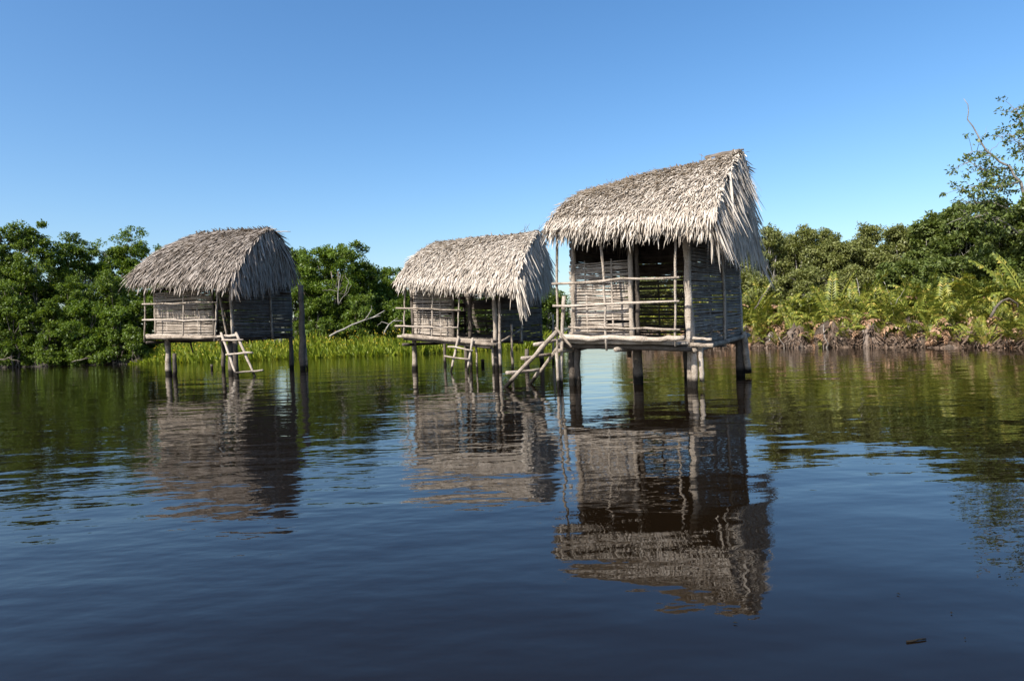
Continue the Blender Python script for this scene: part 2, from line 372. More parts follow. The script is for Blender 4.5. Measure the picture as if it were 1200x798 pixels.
def roof(h, EL, ER, RL, RR, BR, z_left, mat, rows=34, per=150, lmin=0.26, lmax=0.5, wid=0.036, hang=(0.35, 0.8), n_hang=40, bulge=0.1):
    """EL.. front slope corners in local space; the back slope falls to y_back"""
    EL, ER, RL, RR = [Vector(p) for p in (EL, ER, RL, RR)]
    BR = Vector(BR); BL = Vector((EL.x + 0.3, BR.y, z_left))
    # solid bed of old leaves below the outer layer
    th = 0.09; b = MB()
    def curved(a0, a1, b1, b0, m=8):
        nrm = (a1 - a0).cross(b0 - a0).normalized()
        if nrm.z < 0: nrm = -nrm
        v, f = [], []
        for i in range(m + 1):
            o = nrm * (bulge * math.sin(math.pi * i / m) ** .85)
            for q in (a0.lerp(b0, i / m) + o, a1.lerp(b1, i / m) + o): v += [q, q - nrm * th]
        for i in range(m):
            k = i * 4; f += [(k, k + 2, k + 6, k + 4), (k + 1, k + 5, k + 7, k + 3), (k, k + 4, k + 5, k + 1), (k + 2, k + 3, k + 7, k + 6)]
        f += [(0, 1, 3, 2), (m * 4, m * 4 + 2, m * 4 + 3, m * 4 + 1)]
        b.add(v, f)
    up = Vector((0, .003, 0)); curved(EL, ER, RR, RL); curved(BR, BL, RL + up, RR + up)
    for g in ((ER, BR, RR, -0.06), (EL, BL, RL, 0.06)):
        off = Vector((g[3], 0, -0.06)); o2 = Vector((math.copysign(0.05, g[3]), 0, 0))
        tri = [g[0] + off, g[1] + off, g[2] + off]
        b.add(tri + [q + o2 for q in tri], [(0, 1, 2), (5, 4, 3), (0, 3, 4, 1), (1, 4, 5, 2), (2, 5, 3, 0)])
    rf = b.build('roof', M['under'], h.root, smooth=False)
    parts = [slope_thatch(EL, ER, RL, RR, rows, per, lmin, lmax, wid, bulge=bulge),
             slope_thatch(BL, BR, RL, RR, int(rows * 0.6), per, lmin, lmax, wid * 1.3, bulge=bulge)]
    # an extra heavier fringe along the front eave
    n = per * 3; s = NP.uniform(0, 1, n); eA, eB = np.array(EL), np.array(ER)
    base = eA + (eB - eA) * s[:, None] + np.array([0, 0.06, 0.02]) + NP.normal(0, 0.02, (n, 3))
    d = unit(np.array([0, -0.45, -0.9]) + NP.normal(0, 0.22, (n, 3)))
    parts.append(strips(base, d, unit(np.array([0, -0.9, 0.45]) + NP.normal(0, 0.2, (n, 3))), NP.uniform(0.12, 0.34, n) * NP.choice([0.6, 1, 1.3], n), NP.uniform(0.5, 1.2, n) * wid, NP.uniform(0, 0.03, n), NP.uniform(0.02, 0.1, n)))
    for (A, B_, C, sx) in ((ER, BR, RR, 1), (EL, BL, RL, -1)):
        out = (sx, 0, 0)
        k = 1.0 if sx > 0 else 0.45
        parts.append(gable_thatch(A, B_, C, out, 16, per // 2, hang[0] * k, hang[1] * k, wid))
        parts.append(rake_leaves(A, C, out, per * 2, hang[0] * 0.6 * k, hang[1] * k, wid, (0, -1, 0), bulge))
        parts.append(rake_leaves(B_, C, out, per, hang[0] * 0.7 * k, hang[1] * k, wid, (0, 1, 0), bulge))
    # ridge cap: strips laid over both sides
    n = per * 3; s = NP.uniform(-0.02, 1.02, n); sg = NP.choice([-1.0, 1.0], n)
    base = np.array(RL) + (np.array(RR) - np.array(RL)) * s[:, None] + np.stack([0 * s, -sg * 0.08, 0.05 + NP.uniform(0, 0.05, n)], 1)
    d = unit(np.stack([NP.normal(0, 0.5, n), sg, -0.55 + NP.normal(0.1, 0.3, n)], 1))
    parts.append(strips(base, d, unit(np.stack([0 * s, sg * 0.5, 1 + 0 * s], 1)), NP.uniform(0.15, 0.42, n), NP.uniform(0.6, 1.2, n) * wid, NP.uniform(0, 0.05, n), NP.uniform(0, 0.05, n)))
    V, F = join_np(parts)
    t = link_mesh('thatch', np_mesh('thatch', V, F), mat, rf); props(t, kind='stuff')
    # the biggest loose leaves, one by one
    for i in range(n_hang):
        edge = rnd.random()
        if edge < 0.6: A, B_, out, fr = ER, RR, (1, 0, 0), (0, -1, 0)
        else: A, B_, out, fr = BR, RR, (1, 0, 0), (0, 1, 0)
        V, F = rake_leaves(A, B_, out, 1, hang[1] * 0.6, hang[1] * 1.3, wid * 1.4, fr, bulge)
        link_mesh('palm_leaf', np_mesh('palm_leaf', V, F), mat, rf)
    return rf, BL, BR

def deck(h, x0, x1, y0, y1, z_l, z_r, n, mat='pole', rad=0.04):
    for i in range(n):
        y = y0 + (y1 - y0) * (i + 0.5) / n
        a, b2 = rnd.uniform(-0.08, 0.06), rnd.uniform(-0.06, 0.1)
        h.pole('deck_pole', (x0 + a, y, z_l + rnd.gauss(0, .006)), (x1 + b2, y + rnd.gauss(0, .01), z_r + rnd.gauss(0, .006)), rad, rad * 0.8, mat, amp=0.008, sides=6, n=5)

def rails(h, y, posts, rows, r=0.03):
    """posts: (top px, py, bottom px, py); rows: (px, py, px, py)"""
    for (a, b, c, d) in posts: h.pole('rail_post', h.L(a, b, 'y', y), h.L(c, d, 'y', y), r, r * 0.85, 'pole', amp=0.006)
    for (a, b, c, d) in rows: h.pole('rail', h.L(a, b, 'y', y - r * 1.8), h.L(c, d, 'y', y - r * 1.8), r * 1.05, r * 0.8, 'pole', amp=0.007, n=7)

def ladder(label, h, rails_, rungs, r=0.05):
    p0 = h.root.matrix_basis @ Vector(rails_[0][0]) if False else None
    e = empty('ladder', h.c, h.yaw); props(e, label, 'ladder', 'pole ladders at the huts')
    for a, b in rails_: pole('side_pole', e, a, b, r, r * 0.8, 'pole', amp=0.006, n=8)
    for a, b in rungs: pole('rung', e, a, b, r * 0.72, r * 0.65, 'pole', amp=0.01, n=4)
    return e

# ================================================================= HUT 1 (tall, right)
def hut_one():
    h = Hut('tallest and nearest stilt hut with steep pale thatch roof, right of the other two', (811, 454), -35.8)
    Wd = -h.L(673, 447, 'y', 0).x; Dp = h.L(869, 436, 'x', 0).y; p = 0.58
    zr = h.L(808, 402, 'y', 0).z; zl = h.L(673, 398, 'y', 0).z; zm = (zl + zr) / 2
    EL, ER = h.L(642, 270, 'y', -p - 0.25), h.L(833, 260, 'y', -p - 0.25)
    RL, RR = h.L(694, 226, 'y', Dp * 0.46), h.L(866, 184, 'y', Dp * 0.46)
    BR = h.L(884, 288, 'x', 0.25)
    zt = ER.z + 0.35
    rf, BL, BR = roof(h, EL, ER, RL, RR, BR, EL.z - 0.15, M['thatch'], rows=54, per=260, lmin=0.16, lmax=0.40, wid=0.026, hang=(0.35, 0.95), n_hang=120, bulge=0.12)
    # ridge sticks
    for i in range(9):
        s = rnd.uniform(0.05, 0.8); q = RL.lerp(RR, s) + Vector((0, 0, 0.06))
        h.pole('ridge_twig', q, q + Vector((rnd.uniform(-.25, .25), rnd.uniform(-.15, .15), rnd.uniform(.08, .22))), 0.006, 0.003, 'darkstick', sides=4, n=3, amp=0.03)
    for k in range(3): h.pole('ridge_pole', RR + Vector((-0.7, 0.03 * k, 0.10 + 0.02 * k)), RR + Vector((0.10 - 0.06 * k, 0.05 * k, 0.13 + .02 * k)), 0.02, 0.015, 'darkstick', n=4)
    # posts standing in the water
    h.pole('corner_post', (0, 0.02, zr - 0.12), (-0.02, 0.02, zt), 0.085, 0.075)
    h.pole('stilt', (-0.04, 0.06, -1.0), (-0.03, 0.06, zr - 0.03), 0.085, 0.08)
    h.pole('stilt', (0.09, -0.06, -1.0), (0.08, -0.05, zr - 0.08), 0.062, 0.06)
    h.pole('stilt', (0.21, -0.02, 0.12), (0.19, 0.0, zr - 0.10), 0.05, 0.05)
    for dx in (-0.07, 0.09): h.pole('stilt', (-Wd + dx, 0.02 - dx * .3, -1.0), (-Wd + dx * 0.8, 0.03, zl - 0.05), 0.075, 0.07, 'darkpole')
    c = h.L(748.5, 450, 'z', 0); h.pole('stilt', (c.x, c.y, -1.0), (c.x, c.y, zm - 0.08), 0.10, 0.095, 'darkpole')
    h.pole('stilt', (-0.05, Dp, -1.0), (-0.02, Dp, zr + 0.2), 0.10, 0.09, 'darkpole')
    h.pole('stilt', (0.17, Dp - 0.05, 0.06), (0.10, Dp - 0.08, zr + 0.15), 0.08, 0.06)
    h.pole('stilt', (-Wd, Dp, -1.0), (-Wd, Dp, zl), 0.09, 0.08, 'darkpole')
    h.pole('stilt', (-Wd * 0.5, Dp, -1.0), (-Wd * 0.5, Dp, zl), 0.07, 0.07, 'darkpole')
    st = h.L(737, 404, 'y', 1.2); h.pole('hanging_stub', st, (st.x, st.y, st.z - 0.28), 0.05, 0.045, 'darkpole', n=3)
    # floor beams and deck
    for y in (-p + 0.28, 0.0, Dp * 0.5, Dp): h.pole('floor_beam', (-Wd - 0.15, y, zl - 0.10), (0.12, y, zr - 0.10), 0.055, 0.05, 'darkpole')
    for x in (-Wd, -Wd * 0.5): h.pole('floor_beam', (x, -p, zm - 0.15), (x, Dp + 0.1, zm - 0.15), 0.05)
    h.pole('floor_beam', (0.10, -0.12, zr - 0.13), (0.10, Dp + 0.25, zr + 0.06), 0.055, 0.05)
    deck(h, -Wd - 0.02, -0.02, -p + 0.1, 0.0, zl, zr, 6, rad=0.045)
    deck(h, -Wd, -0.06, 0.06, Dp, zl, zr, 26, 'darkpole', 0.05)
    h.pole('front_log', h.L(657, 395, 'y', -p), h.L(757, 398, 'y', -p), 0.06, 0.055, amp=0.009)
    h.pole('front_log', h.L(752, 398.5, 'y', -p), h.L(802, 396, 'y', -p), 0.05, 0.045, amp=0.009)
    h.pole('front_log', h.L(668, 391, 'y', -p + .12), h.L(738, 394, 'y', -p + .12), 0.04, 0.03)
    h.pole('log_end', h.L(808, 404, 'y', -0.12), h.L(836, 405, 'y', -0.12), 0.045)
    h.pole('log_end', h.L(812, 396.5, 'y', -0.1), h.L(834, 398, 'y', -0.1), 0.03)
    # walls
    wall_t = h.L(700, 309, 'y', 0).z
    wl = h.L(738, 390, 'y', 0).x
    wattle(h, (-Wd, 0.0), (wl, 0.0), zl + 0.06, zm + 0.06, wall_t + .02, wall_t, 50, 'stick', 0.0172, (0.28, 0.72))
    wattle(h, (0.03, 0.08), (0.03, Dp), zr - 0.08, zr + 0.02, zt, zt, 78, 'shadestick', 0.0188, (0.33, 0.66), over=0.05)
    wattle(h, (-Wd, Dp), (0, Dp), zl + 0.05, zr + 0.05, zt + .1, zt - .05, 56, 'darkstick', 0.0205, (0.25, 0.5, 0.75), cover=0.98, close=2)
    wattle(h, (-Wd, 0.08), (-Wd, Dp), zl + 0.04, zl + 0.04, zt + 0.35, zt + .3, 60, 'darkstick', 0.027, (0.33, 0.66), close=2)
    h.pole('wall_post', h.L(672.5, 279, 'y', 0.02), h.L(672.5, 400, 'y', 0.02), 0.055, 0.055)
    h.pole('door_post', h.L(738, 279, 'y', -0.03), h.L(741, 400, 'y', -0.03), 0.05, 0.05)
    h.pole('door_post', h.L(746, 279, 'y', 0.07), h.L(747, 400, 'y', 0.07), 0.05, 0.05, 'darkpole')
    h.pole('wall_post', (0.0, Dp, zr), (0.0, Dp, zt), 0.06, 0.05)
    h.pole('wall_post', (-Wd, Dp, zl), (-Wd, Dp, zt), 0.06, 0.05, 'darkpole')
    m = h.L(850, 400, 'x', 0.08); h.pole('wall_stake', (0.075, m.y, zr - 0.15), (0.085, m.y + 0.05, zt), 0.03, 0.025)
    for y in (-p, 0, Dp): h.pole('wall_plate', (-Wd - 0.3, y, EL.z + (0.02 if y < 0 else 0.26 if y == 0 else .1)), (0.25, y, ER.z + (0.02 if y < 0 else 0.26 if y == 0 else .1)), 0.045, 0.04, 'darkpole')
    # railing
    rails(h, -p, [(653, 276, 653, 440), (704, 274, 711, 411), (792, 274, 791, 406)],
          [(647, 332.5, 796, 325), (648, 359, 796, 353.5), (666, 383, 797, 386.5)], 0.026)
    h.pole('rail_post', h.L(661, 347, 'y', -p + .1), h.L(657, 440, 'y', -p + .1), 0.04, 0.035)
    for o in h.root.children:                                    # the two long posts reach the lagoon bed
        pass
    b0 = h.L(653, 430, 'y', -p); h.pole('stilt', (b0.x, b0.y, -1.0), (b0.x, b0.y, b0.z + .3), 0.036, 0.034)
    b0 = h.L(657.5, 430, 'y', -p + .1); h.pole('stilt', (b0.x, b0.y, -1.0), (b0.x, b0.y, b0.z + .25), 0.038, 0.036)
    # ladder from the left end of the porch
    q = -p - 0.06; f = 0.06
    def ext(a, b, k): return b + (b - a).normalized() * k
    a1, b1 = h.L(653, 388, 'y', q), h.L(600, 445, 'y', q); a2, b2 = h.L(659, 402, 'y', f), h.L(627, 442, 'y', f)
    rg = [(h.L(593, 437, 'y', q - .07), h.L(632, 433, 'y', f - .02)), (h.L(611, 420, 'y', q - .07), h.L(646, 415.5, 'y', f - .02)), (h.L(626, 404, 'y', q - .07), h.L(657, 398.5, 'y', f - .02))]
    ladder('pole ladder slanting left from the porch of the tallest hut into the water', h, [(a1, ext(a1, b1, .5)), (a2, ext(a2, b2, .5))], rg, 0.052)
    h.pole('loose_brace', h.L(651, 384, 'y', -p - .1), h.L(670, 407, 'y', -p - .1), 0.028, 0.024)
    return h

# ================================================================= HUT 2 (middle)
def hut_two():
    h = Hut('low wide stilt hut with pale thatch roof standing between the other two huts', (583, 433), -27.5)
    Wd = -h.L(486, 430, 'y', 0).x; Dp = h.L(635, 415, 'x', 0).y; p = 0.6
    zr = h.L(582, 399.5, 'y', 0).z; zl = h.L(486, 393, 'y', 0).z; zm = (zl + zr) / 2
    EL, ER = h.L(466, 331, 'y', -p - 0.25), h.L(602, 338, 'y', -p - 0.25)
    RL, RR = h.L(512, 287, 'y', Dp * 0.45), h.L(630, 275, 'y', Dp * 0.45)
    BR = h.L(642, 322, 'x', 0.35)
    zt = ER.z + 0.4
    rf, BL, BR = roof(h, EL, ER, RL, RR, BR, EL.z - 0.1, M['thatch'], rows=42, per=220, lmin=0.22, lmax=0.48, wid=0.035, hang=(0.45, 1.0), n_hang=45, bulge=0.20)
    # a loose tuft of leaves hanging from the front right corner
    n = 34; base = np.array(ER) + NP.normal(0, 0.09, (n, 3)) + np.array([0.12, 0.15, 0.2])
    d = unit(np.array([0.16, 0.02, -1.0]) + NP.normal(0, 0.10, (n, 3)))
    V, F = strips(base, d, unit(np.array([0.4, -1, 0.0]) + NP.normal(0, .3, (n, 3))), NP.uniform(0.6, 1.15, n), NP.uniform(.8, 1.3, n) * 0.045, NP.uniform(0, .08, n), 0 * NP.uniform(0, .1, n))
    link_mesh('hanging_tuft', np_mesh('hanging_tuft', V, F), M['thatch'], rf)
    for i in range(6):
        q = RL.lerp(RR, rnd.uniform(0.8, 1.0)) + Vector((0, 0, 0.06))
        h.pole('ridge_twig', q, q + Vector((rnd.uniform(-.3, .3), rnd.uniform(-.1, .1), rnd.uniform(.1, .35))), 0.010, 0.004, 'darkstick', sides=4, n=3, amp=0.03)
    h.pole('corner_post', (-0.03, 0, zr - 0.1), (-0.03, 0, zt), 0.075, 0.07)
    h.pole('stilt', (-0.05, 0.05, -1.0), (-0.05, 0.05, zr), 0.085, 0.08, 'darkpole')
    h.pole('stilt', (-Wd, 0.02, -1.0), (-Wd, 0.02, zl - 0.03), 0.10, 0.085)
    for px, py, mt, r in ((552, 433, 'darkpole', 0.06), (559, 434, 'pole', 0.035), (578, 434, 'pole', 0.045), (522, 428, 'darkpole', 0.06)):
        g = h.L(px, py, 'z', 0); h.pole('stilt', (g.x, g.y, -1.0), (g.x, g.y, zm - 0.06), r, r * .9, mt)
    h.pole('stilt', (-0.02, Dp, -1.0), (-0.02, Dp, zr), 0.09, 0.08, 'darkpole')
    h.pole('stilt', (-Wd, Dp, -1.0), (-Wd, Dp, zl), 0.08, 0.08, 'darkpole')
    for y in (-p + .28, 0, Dp * .5, Dp): h.pole('floor_beam', (-Wd - .15, y, zl - .10), (0.1, y, zr - .10), 0.055, 0.05, 'darkpole')
    for x in (-Wd, -.05): h.pole('floor_beam', (x, -p, zm - .16), (x, Dp + .1, zm - .16), 0.05, 0.05, 'darkpole')
    deck(h, -Wd - .25, -0.02, -p + .08, 0, zl - .01, zr, 7, rad=0.045)
    deck(h, -Wd, -0.06, .06, Dp, zl, zr, 22, 'darkpole', 0.055)
    h.pole('front_log', h.L(472, 393.5, 'y', -p), h.L(582, 404, 'y', -p), 0.075, 0.065, amp=0.009)
    h.pole('front_log', h.L(478, 397, 'y', -p + .06), h.L(575, 407, 'y', -p + .06), 0.05, 0.05, 'darkpole', amp=0.009)
    wl = h.L(531, 380, 'y', 0).x; wt = h.L(510, 338, 'y', 0).z
    wattle(h, (-Wd, 0), (wl, 0), zl + .05, zm + .05, wt, wt, 34, 'stick', 0.0245, (0.25, 0.7))
    wattle(h, (0.03, .08), (0.03, Dp), zr - .04, zr + .1, zt, zt, 42, 'darkstick', 0.030, (0.5,))  # right wall: its shade is put into the darker stick colour
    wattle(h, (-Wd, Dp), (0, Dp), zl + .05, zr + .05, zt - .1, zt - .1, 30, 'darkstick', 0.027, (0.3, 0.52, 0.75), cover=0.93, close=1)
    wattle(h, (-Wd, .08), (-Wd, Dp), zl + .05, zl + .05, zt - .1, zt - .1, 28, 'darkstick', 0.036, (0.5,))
    h.pole('wall_post', (-Wd, 0.0, zl), (-Wd, 0, zt), 0.06, 0.055, 'darkpole')
    h.pole('door_post', h.L(531, 340, 'y', -.02), h.L(531, 398, 'y', -.02), 0.05, 0.05, 'darkpole')
    h.pole('door_post', h.L(551, 340, 'y', .1), h.L(551, 400, 'y', .1), 0.07, 0.07, 'darkpole')
    h.pole('wall_post', (-Wd, Dp, zl), (-Wd, Dp, zt), 0.06, 0.055, 'darkpole')
    h.pole('wall_post', (0, Dp, zr), (0, Dp, zt), 0.06, 0.055, 'darkpole')
    for y, dz in ((-p, 0.02), (0, .3), (Dp, .1)): h.pole('wall_plate', (-Wd - .3, y, EL.z + dz), (0.25, y, ER.z + dz), 0.045, 0.04, 'darkpole')
    rails(h, -p, [(475, 331, 473, 398), (507, 340, 506, 397), (538.5, 344, 536, 397)], [(464, 361, 540, 363.5), (463, 382, 537, 384)], 0.029)
    h.pole('rail_post', h.L(489, 360, 'y', -p + .1), h.L(489, 395, 'y', -p + .1), 0.03)
    t = h.L(585.5, 340, 'y', -p * .5); g = h.L(585.5, 434, 'y', -p * .5); h.pole('porch_post', (g.x, g.y, -1.0), t, 0.055, 0.045)
    # stakes and brace along the right wall
    g = h.L(599, 420, 'x', 0.35); h.pole('side_stake', (g.x, g.y, -1.0), h.L(599.5, 380, 'x', 0.35), 0.045, 0.04)
    h.pole('side_brace', h.L(586, 401, 'x', 0.22), h.L(612, 385, 'x', 0.29), 0.032, 0.028)
    h.pole('side_stake', h.L(611, 400, 'x', 0.25), h.L(611.5, 376, 'x', 0.25), 0.035, 0.03)
    # ladder to the water in front of the door
    def foot(px, k): q = h.L(px, 434, 'y', -p - k); return Vector((q.x, q.y, -0.35))
    r1 = (h.L(537.5, 394, 'y', -p - .09), foot(525, .5)); r2 = (h.L(554, 396, 'y', -p - .09), foot(545, .5))
    def rung(pa, ya, pb, yb, k): return (h.L(pa, ya, 'y', -p - k), h.L(pb, yb, 'y', -p - k))
    ladder('short two-rung pole ladder below the door of the low middle hut', h, [r1, r2], [rung(525, 406, 554, 411, .28), rung(521, 417.5, 551, 421, .38)], 0.039)
    return h

# ================================================================= HUT 3 (left)
def hut_three():
    h = Hut('leftmost stilt hut with darker grey thatch and shaggy long-leaved eaves', (275, 438.5), -25)
    Wd = -h.L(185, 436, 'y', 0).x; Dp = h.L(343, 425, 'x', 0).y; p = 0.58
    zr = h.L(275, 395, 'y', 0).z; zl = h.L(185, 393, 'y', 0).z; zm = (zl + zr) / 2
    EL, ER = h.L(151, 328, 'y', -p - .3), h.L(272, 330, 'y', -p - .3)
    RL, RR = h.L(231, 277, 'y', Dp * .45), h.L(317, 271, 'y', Dp * .45)
    BR = h.L(343, 318, 'x', 0.4)
    zt = ER.z + 0.35
    rf, BL, BR = roof(h, EL, ER, RL, RR, BR, EL.z - .1, M['thatch_old'], rows=36, per=150, lmin=0.34, lmax=0.70, wid=0.046, hang=(0.5, 1.0), n_hang=40, bulge=0.21)
    # long single leaves along the front eave
    for i in range(74):
        s = (i + rnd.random()) / 74; b = EL.lerp(ER, s)
        base = np.array([[b.x, b.y + .02, b.z + .09]]); d = unit(np.array([[rnd.gauss(.05, .16), -.28, -1.0]]))
        V, F = strips(base, d, unit(np.array([[rnd.gauss(0, .3), -1, .2]])), np.array([rnd.uniform(.35, .72)]), np.array([rnd.uniform(.06, .10)]), np.array([.05]), np.array([.05]))
        link_mesh('palm_leaf', np_mesh('palm_leaf', V, F), M['thatch_old'], rf)
    h.pole('ridge_pole', RR + Vector((-.3, .1, .02)), RR + Vector((.75, .25, -.06)), 0.02, 0.012, 'pole')
    h.pole('ridge_pole', RR + Vector((-.3, -.1, .05)), RR + Vector((.45, -.15, .02)), 0.018, 0.012, 'pole')
    q = RL + Vector((.15, 0, .1)); h.pole('ridge_pole', q, q + Vector((.3, 0, .06)), 0.05, 0.045, 'darkpole', n=3)
    h.pole('corner_post', (0, 0, zr - .1), (-.05, 0, zt), 0.06, 0.055)
    h.pole('stilt', (-.26, .1, -1.0), (-.26, .1, zr - .1), 0.12, 0.10, 'darkpole')
    h.pole('stilt', (.16, -.1, -1.0), (.10, .0, zr - .1), 0.10, 0.09, 'darkpole')
    a = h.L(197.5, 438, 'y', 0); h.pole('stilt', (a.x, .02, -1.0), (a.x, .02, zl - .05), 0.13, 0.10)
    h.pole('stilt', (-.05, Dp, -1.0), (-.05, Dp, zr), 0.085, 0.08, 'darkpole')
    h.pole('stilt', (-Wd + .25, Dp, -1.0), (-Wd + .25, Dp, zl), 0.08, 0.08, 'darkpole')
    a = h.L(223, 400, 'y', 1.0); h.pole('hanging_stub', a, a + Vector((.12, 0, -.45)), 0.035, 0.03, 'darkpole', n=3)
    for y in (-p + .28, 0, Dp * .5, Dp): h.pole('floor_beam', (-Wd - .15, y, zl - .10), (.1, y, zr - .10), 0.055, 0.05, 'darkpole')
    for x in (-Wd + .2, -.1): h.pole('floor_beam', (x, -p, zm - .17), (x, Dp + .15, zm - .17), 0.05, 0.05, 'darkpole')
    deck(h, -Wd - .05, -.02, -p + .08, 0, zl, zr, 6, rad=0.05)
    deck(h, -Wd, -.06, .06, Dp, zl, zr, 20, 'darkpole', 0.06)
    h.pole('front_log', h.L(173, 395, 'y', -p), h.L(256, 395.5, 'y', -p), 0.075, 0.06, amp=.009)
    h.pole('front_log', h.L(250, 395, 'y', -p), h.L(279, 393, 'y', -p), 0.05, 0.05, amp=.009)
    wl = h.L(250, 380, 'y', 0).x; wt = h.L(220, 340, 'y', 0).z
    wattle(h, (-Wd, 0), (wl, 0), zl + .05, zm + .05, wt, wt, 34, 'stick', 0.026, (0.2, 0.75))
    wattle(h, (.03, .05), (.03, Dp), zr - .04, zr - .02, zt, zt, 36, 'darkstick', 0.038, (0.5,))  # shaded right wall, shade deepened through the darker stick colour
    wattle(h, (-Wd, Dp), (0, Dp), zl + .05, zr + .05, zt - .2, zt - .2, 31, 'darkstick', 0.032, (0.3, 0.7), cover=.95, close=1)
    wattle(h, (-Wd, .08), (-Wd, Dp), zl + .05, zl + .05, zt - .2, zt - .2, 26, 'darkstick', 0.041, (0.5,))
    h.pole('wall_post', (-Wd, 0, zl), (-Wd, 0, zt), 0.055, 0.05)
    h.pole('door_post', (wl + .03, 0, zm), (wl + .03, 0, zt), 0.05, 0.045, 'darkpole')
    h.pole('door_brace', h.L(257, 345, 'y', -.04), h.L(266, 394, 'y', -.04), 0.04, 0.035)
    h.pole('wall_post', (-Wd, Dp, zl), (-Wd, Dp, zt), 0.055, 0.05, 'darkpole')
    h.pole('wall_post', (0, Dp, zr), (0, Dp, zt), 0.055, 0.05, 'darkpole')
    m = h.L(319, 390, 'x', .08); h.pole('wall_stake', (.09, m.y, zr - .1), (.09, m.y - .05, zt), 0.05, 0.045)
    for y, dz in ((-p, .02), (0, .3), (Dp, .1)): h.pole('wall_plate', (-Wd - .3, y, EL.z + dz), (.25, y, ER.z + dz), 0.045, 0.04, 'darkpole')
    rails(h, -p, [(170, 326, 169.5, 401), (215, 335, 214.5, 397), (255.5, 340, 251.5, 400)], [(167, 356.5, 254, 354), (167, 375, 254, 375)], 0.034)
    def foot(px, k): q = h.L(px, 437, 'y', -p - k); return Vector((q.x, q.y, -.3))
    def rung(pa, ya, pb, yb, k): return (h.L(pa, ya, 'y', -p - k), h.L(pb, yb, 'y', -p - k))
    ladder('leaning three-rung pole ladder at the door corner of the leftmost hut', h,
           [(h.L(259, 390, 'y', -p - .06), foot(281, .62)), (h.L(276.5, 390, 'y', -p - .06), foot(303, .62))],
           [rung(260, 398.5, 285, 398, .2), rung(265, 415.5, 296, 413, .4), rung(276, 437, 308, 434, .62)], 0.047)
    return h

H1 = hut_one(); H2 = hut_two(); H3 = hut_three()

# lone posts in the water
def water_post(label, px, D, py_top, r, mat='darkpole', lean=0.0, name='water_post'):
    b = on_water(px, D); t = at_depth(px + lean, py_top, D)
    o = pole(name, None, (0, 0, -1.0), (t.x - b.x, 0, t.z), r, r * .85, mat); o.location = (b.x, b.y, 0)
    return props(o, label, 'post', 'posts standing in the lagoon')
water_post('tall dark mooring post standing right of the leftmost hut', 354, 26.5, 334, 0.13, lean=-1.5)
water_post('thin pale stick leaning beside the tall dark mooring post', 361, 27.2, 370, 0.05, 'pole', lean=-6, name='leaning_stick')
water_post('short dark post stub beside the front left stilt of the leftmost hut', 204.5, 25.2, 414, 0.085)
water_post('tiny dark stump poking from the water behind the leftmost hut', 248, 30, 427, 0.07)
water_post('dark post stub in the water right of the low middle hut', 617, 21.5, 409, 0.075)
water_post('thin pale pole standing behind the ladder of the tallest hut', 647, 25, 369, 0.04, 'pole', lean=1)
water_post('small dark stump in the water beneath the low middle hut', 565.5, 24.5, 421, 0.08)

# ---------------------------------------------------------------- vegetation
ORD = ['first', 'second', 'third', 'fourth', 'fifth', 'sixth', 'seventh', 'eighth', 'ninth', 'tenth', 'eleventh', 'twelfth', 'thirteenth', 'fourteenth', 'fifteenth', 'sixteenth', 'seventeenth', 'eighteenth', 'nineteenth', 'twentieth', 'twenty-first', 'twenty-second', 'twenty-third', 'twenty-fourth']
def leaf_quads(c, axis, nrm, L, Wd, fold=0.25):
    n = len(c); side = unit(np.cross(axis, nrm)); nrm = unit(np.cross(side, axis))
    V = np.zeros((n, 4, 3))
    V[:, 0] = c - axis * (L * 0.5)[:, None]; V[:, 2] = c + axis * (L * 0.5)[:, None] - nrm * (L * 0.12)[:, None]
    up = nrm * (Wd * fold)[:, None]; mid = c - axis * (L * 0.05)[:, None]
    V[:, 1] = mid + side * (Wd * 0.5)[:, None] + up; V[:, 3] = mid - side * (Wd * 0.5)[:, None] + up
    F = np.arange(n * 4).reshape(n, 4)
    return V.reshape(-1, 3), F
def clump_leaves(cent, out, per, rad, L, flat=0.7):
    n = len(cent) * per
    off = NP.normal(0, 1, (n, 3)); off = unit(off) * (NP.uniform(0, 1, n) ** 0.45)[:, None]
    off[:, 2] *= flat
    rr = np.repeat(rad * NP.uniform(0.6, 1.3, len(cent)), per)
    c = np.repeat(cent, per, 0) + off * rr[:, None]
    o = np.repeat(out, per, 0)
    axis = unit(off * 0.8 + o * 0.5 + NP.normal(0, 0.6, (n, 3)) + np.array([0, 0, -0.1]))
    nrm = unit(o * 0.5 + np.array([0, 0, 0.8]) + NP.normal(0, 0.55, (n, 3)))
    LL = L * NP.uniform(0.6, 1.35, n)
    return leaf_quads(c, axis, nrm, LL, LL * NP.uniform(0.38, 0.58, n))
